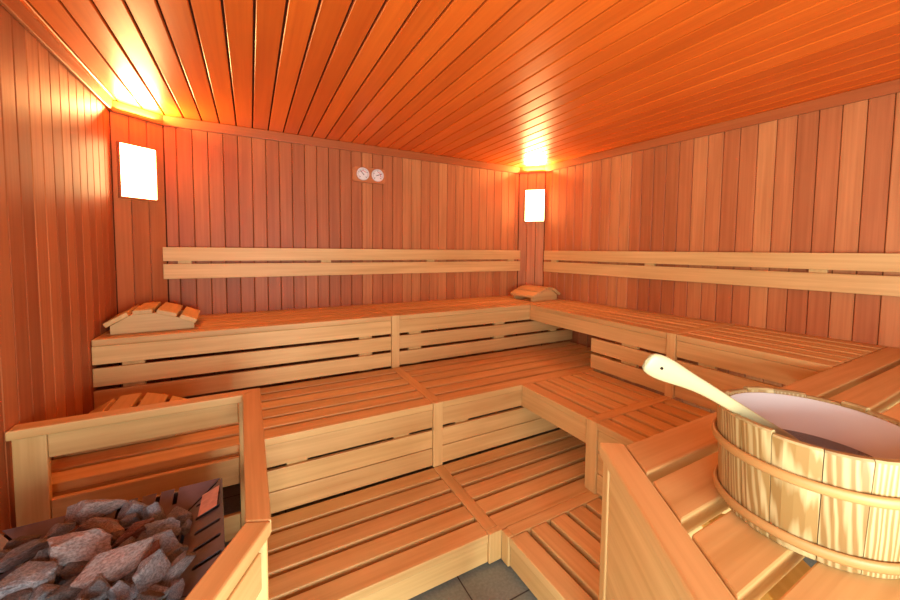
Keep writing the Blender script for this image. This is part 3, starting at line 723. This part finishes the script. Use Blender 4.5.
# ------------------------------------------------------------------ bucket
BC = V((.794, .228)); RT, RBt = .1285, .1180; ZB = ZU + .0008; ZTOP = -.262
t = thing('sauna_bucket', 'round wooden stave bucket full of water, standing on the near bench', 'bucket', W(BC.x, BC.y, ZB))
def rad(z): return RBt + (RT - RBt) * (z - ZB) / (ZTOP - ZB)
NS = 17; random.seed(5); ang = 0; widths = [random.uniform(.75, 1.25) for _ in range(NS)]; tot = sum(widths)
for i in range(NS):
    a0 = ang; a1 = ang + widths[i] / tot * 2 * math.pi; ang = a1; seg = 4; zt = ZTOP + random.uniform(-.0035, .0025)
    vs = []; gr = []; zs = [ZB, ZB + .002, (ZB + zt) / 2, zt - .003, zt]; gp = .004
    ins = [.0018, 0, 0, 0, .0022]
    for j, z in enumerate(zs):
        for k in range(seg + 1):
            a = a0 + gp + (a1 - a0 - 2 * gp) * k / seg; b_ = (.0015 if k in (0, seg) else 0)
            r = rad(z) - ins[j] - b_; vs.append(W(BC.x + r * math.cos(a), BC.y + r * math.sin(a), z)); gr.append((z * S, a * .13, r))
        for k in range(seg, -1, -1):
            a = a0 + gp + (a1 - a0 - 2 * gp) * k / seg
            r = rad(z) - .0125 + ins[j]; vs.append(W(BC.x + r * math.cos(a), BC.y + r * math.sin(a), z)); gr.append((z * S, a * .13, r))
    n = 2 * (seg + 1); fs = []
    for j in range(len(zs) - 1):
        for k in range(n): fs.append([j * n + k, j * n + (k + 1) % n, (j + 1) * n + (k + 1) % n, (j + 1) * n + k])
    fs.append(list(range(n))[::-1]); fs.append([(len(zs) - 1) * n + k for k in range(n)])
    mb = MB(); mb.add(vs, fs, gr); st = mb.build('stave', M['pine'], t)
    st.data.materials.append(M['rimwood'])
    st.data.polygons[len(fs) - 1].material_index = 1
    for k in range(n):
        if True: st.data.polygons[(len(zs) - 2) * n + k].material_index = 1
for zc_ in (-.318, -.409):
    prof = []
    for k in range(10):
        a = 2 * math.pi * k / 10; prof.append((rad(zc_) * S + .0045 + .0045 * math.cos(a), .0085 * math.sin(a)))
    vs, fs, gr = lathe(prof, W(BC.x, BC.y, zc_), 72, True)
    mb = MB(); mb.add(vs, fs, [(g_[0] * 1.0, g_[1], g_[2]) for g_ in gr], .5, True); mb.build('hoop', M['hoop'], t)
# plastic liner
ri = lambda z: (rad(z) - .0135) * S
zl0, zl1 = ZB + .012, ZTOP - .006
prof = [(0.0001, 0), (ri(zl0) - .004, 0), (ri(zl0), .004), (ri(zl1), (zl1 - zl0) * S), (ri(zl1) - .003, (zl1 - zl0) * S), (ri(zl0) - .004, .008), (0.0001, .004)]
vs, fs, gr = lathe(prof, W(BC.x, BC.y, zl0), 72); mb = MB(); mb.add(vs, fs, gr, .5, True); mb.build('liner', M['liner'], t)
zw = -.335; zb_ = zl0 + .004
prof = [(0.0001, 0), (ri(zb_) - .005, 0), (ri(zw) - .0036, (zw - zb_) * S), (0.0001, (zw - zb_) * S)]
vs, fs, gr = lathe(prof, W(BC.x, BC.y, zb_ + .003), 72); mb = MB(); mb.add(vs, fs, gr, .5); 
wt = mb.build('water', M['water'], t)
bm = bmesh.new(); bm.from_mesh(wt.data); bmesh.ops.recalc_face_normals(bm, faces=bm.faces[:]); bm.to_mesh(wt.data); bm.free()

# ------------------------------------------------------------------ ladle
H1 = V((0.683, 0.298, -.246)); H0 = V((0.789, 0.263, -.310)); dv = H1 - H0
tip = H0 + dv * 2.36; inn = H0 - dv * .35
a, b = W(*inn), W(*tip); ax = (b - a); L = ax.length; ax.normalize()
view = W(*tip) - W(0, 0, 0); side = view.cross(ax).normalized(); nrm = ax.cross(side).normalized()
BS = 1 if side.z > 0 else -1
prof = [(0, .011), (.15, .0105), (.35, .0105), (.55, .0115), (.66, .0125), (.76, .0155), (.84, .020), (.90, .0225), (.955, .0215), (1.0, .0165)]
bend = lambda s: BS * .035 * max(0, s - .68)
vs = []; gr = []
nseg = 12
for s_, hw in prof:
    c = a + ax * (L * s_) + side * (-bend(s_))
    for k in range(nseg):
        an = 2 * math.pi * k / nseg; cx = math.cos(an); sx = math.sin(an)
        e = lambda v: math.copysign(abs(v) ** .7, v)
        vs.append(c + side * (hw * e(cx)) + nrm * (.0055 * e(sx)))
        gr.append((L * s_, hw * cx, .0055 * sx))
fs = [[i * nseg + k, i * nseg + (k + 1) % nseg, (i + 1) * nseg + (k + 1) % nseg, (i + 1) * nseg + k] for i in range(len(prof) - 1) for k in range(nseg)]
fs += [list(range(nseg))[::-1], [(len(prof) - 1) * nseg + k for k in range(nseg)]]
t = thing('sauna_ladle', 'pale wooden ladle with a holed handle end, resting over the bucket rim', 'ladle', a)
mb = MB(); mb.add(vs, fs, gr, .6, False); ho = mb.build('handle', M['ladle'], t)
bm = bmesh.new(); bm.from_mesh(ho.data); bmesh.ops.recalc_face_normals(bm, faces=bm.faces[:]); bm.to_mesh(ho.data); bm.free()
for p in ho.data.polygons: p.use_smooth = len(p.vertices) == 4
sb = ho.modifiers.new('soft', 'SUBSURF'); sb.levels = 1; sb.render_levels = 1
# hanging hole
hc = a + ax * (L * .92) - side * bend(.92)
mb = MB(); vs = []; 
for q_ in (-.0066, .0066):
    for k in range(16):
        an = 2 * math.pi * k / 16; vs.append(hc + side * (.0026 * math.cos(an)) + ax * (.0026 * math.sin(an)) + nrm * q_)
fs = [list(range(16)), [i + 16 for i in range(16)][::-1]] + [[i, i + 16, (i + 1) % 16 + 16, (i + 1) % 16] for i in range(16)]
mb.add(vs, fs); cut = mb.build('hanging_hole', M['dark'], t)
# bowl under water
bc = a - ax * .004 + V((0, 0, -.012))
prof = [(.0001, -.016), (.016, -.014), (.026, -.004), (.029, .010), (.026, .010), (.022, -.001), (.014, -.010), (.0001, -.012)]
vs, fs, gr = lathe(prof, bc, 32); mb = MB(); mb.add(vs, fs, gr, .5, True); mb.build('bowl', M['ladle'], t)

# ------------------------------------------------------------------ light
w = bpy.data.worlds.new('World'); bpy.context.scene.world = w; w.use_nodes = True
w.node_tree.nodes['Background'].inputs[0].default_value = (1.0, .97, .93, 1); w.node_tree.nodes['Background'].inputs[1].default_value = .25
def area(name, loc, target, sx, sy, e, col):
    ld = bpy.data.lights.new(name, 'AREA'); ld.shape = 'RECTANGLE'; ld.size = sx; ld.size_y = sy; ld.energy = e; ld.color = col
    o = bpy.data.objects.new(name, ld); C.objects.link(o); o.location = loc
    o.rotation_euler = (V(target) - V(loc)).to_track_quat('-Z', 'Y').to_euler(); return o
area('front_daylight_fill', W(.25, YF - .10, -.55), W(.55, 3, -.55), 1.1, 1.3, 112, (.94, .99, .98))  # area light added outside the unseen front opening to brighten the bench fronts
area('side_daylight_fill', W(XL - .08, -.61, -.34), W(1.2, .55, -.5), .9, 1.85, 25, (.94, .99, .98)).data.spread = math.radians(125)  # added fill light at an unseen left opening, spread narrowed to spare the railing

# ------------------------------------------------------------------ camera
cd = bpy.data.cameras.new('camera'); cam = bpy.data.objects.new('camera', cd); C.objects.link(cam)
cd.sensor_width = 36; cd.sensor_fit = 'HORIZONTAL'; cd.lens = FPX / 900 * 36; cd.shift_y = SY / 900; cd.clip_start = .02; cd.clip_end = 50
mw = Matrix((Rv, Uv, -Fv)).transposed().to_4x4(); mw.translation = W(0, 0, 0); cam.matrix_world = mw
sc = bpy.context.scene; sc.camera = cam
sc.view_settings.view_transform = 'Standard'; sc.view_settings.look = 'None'; sc.view_settings.gamma = 1; sc.view_settings.use_curve_mapping = False
sc.view_settings.exposure = 0.05
sc.cycles.max_bounces = 10; sc.cycles.diffuse_bounces = 7; sc.cycles.use_denoising = True
for o in bpy.data.objects:
    if '_o' in o: del o['_o']
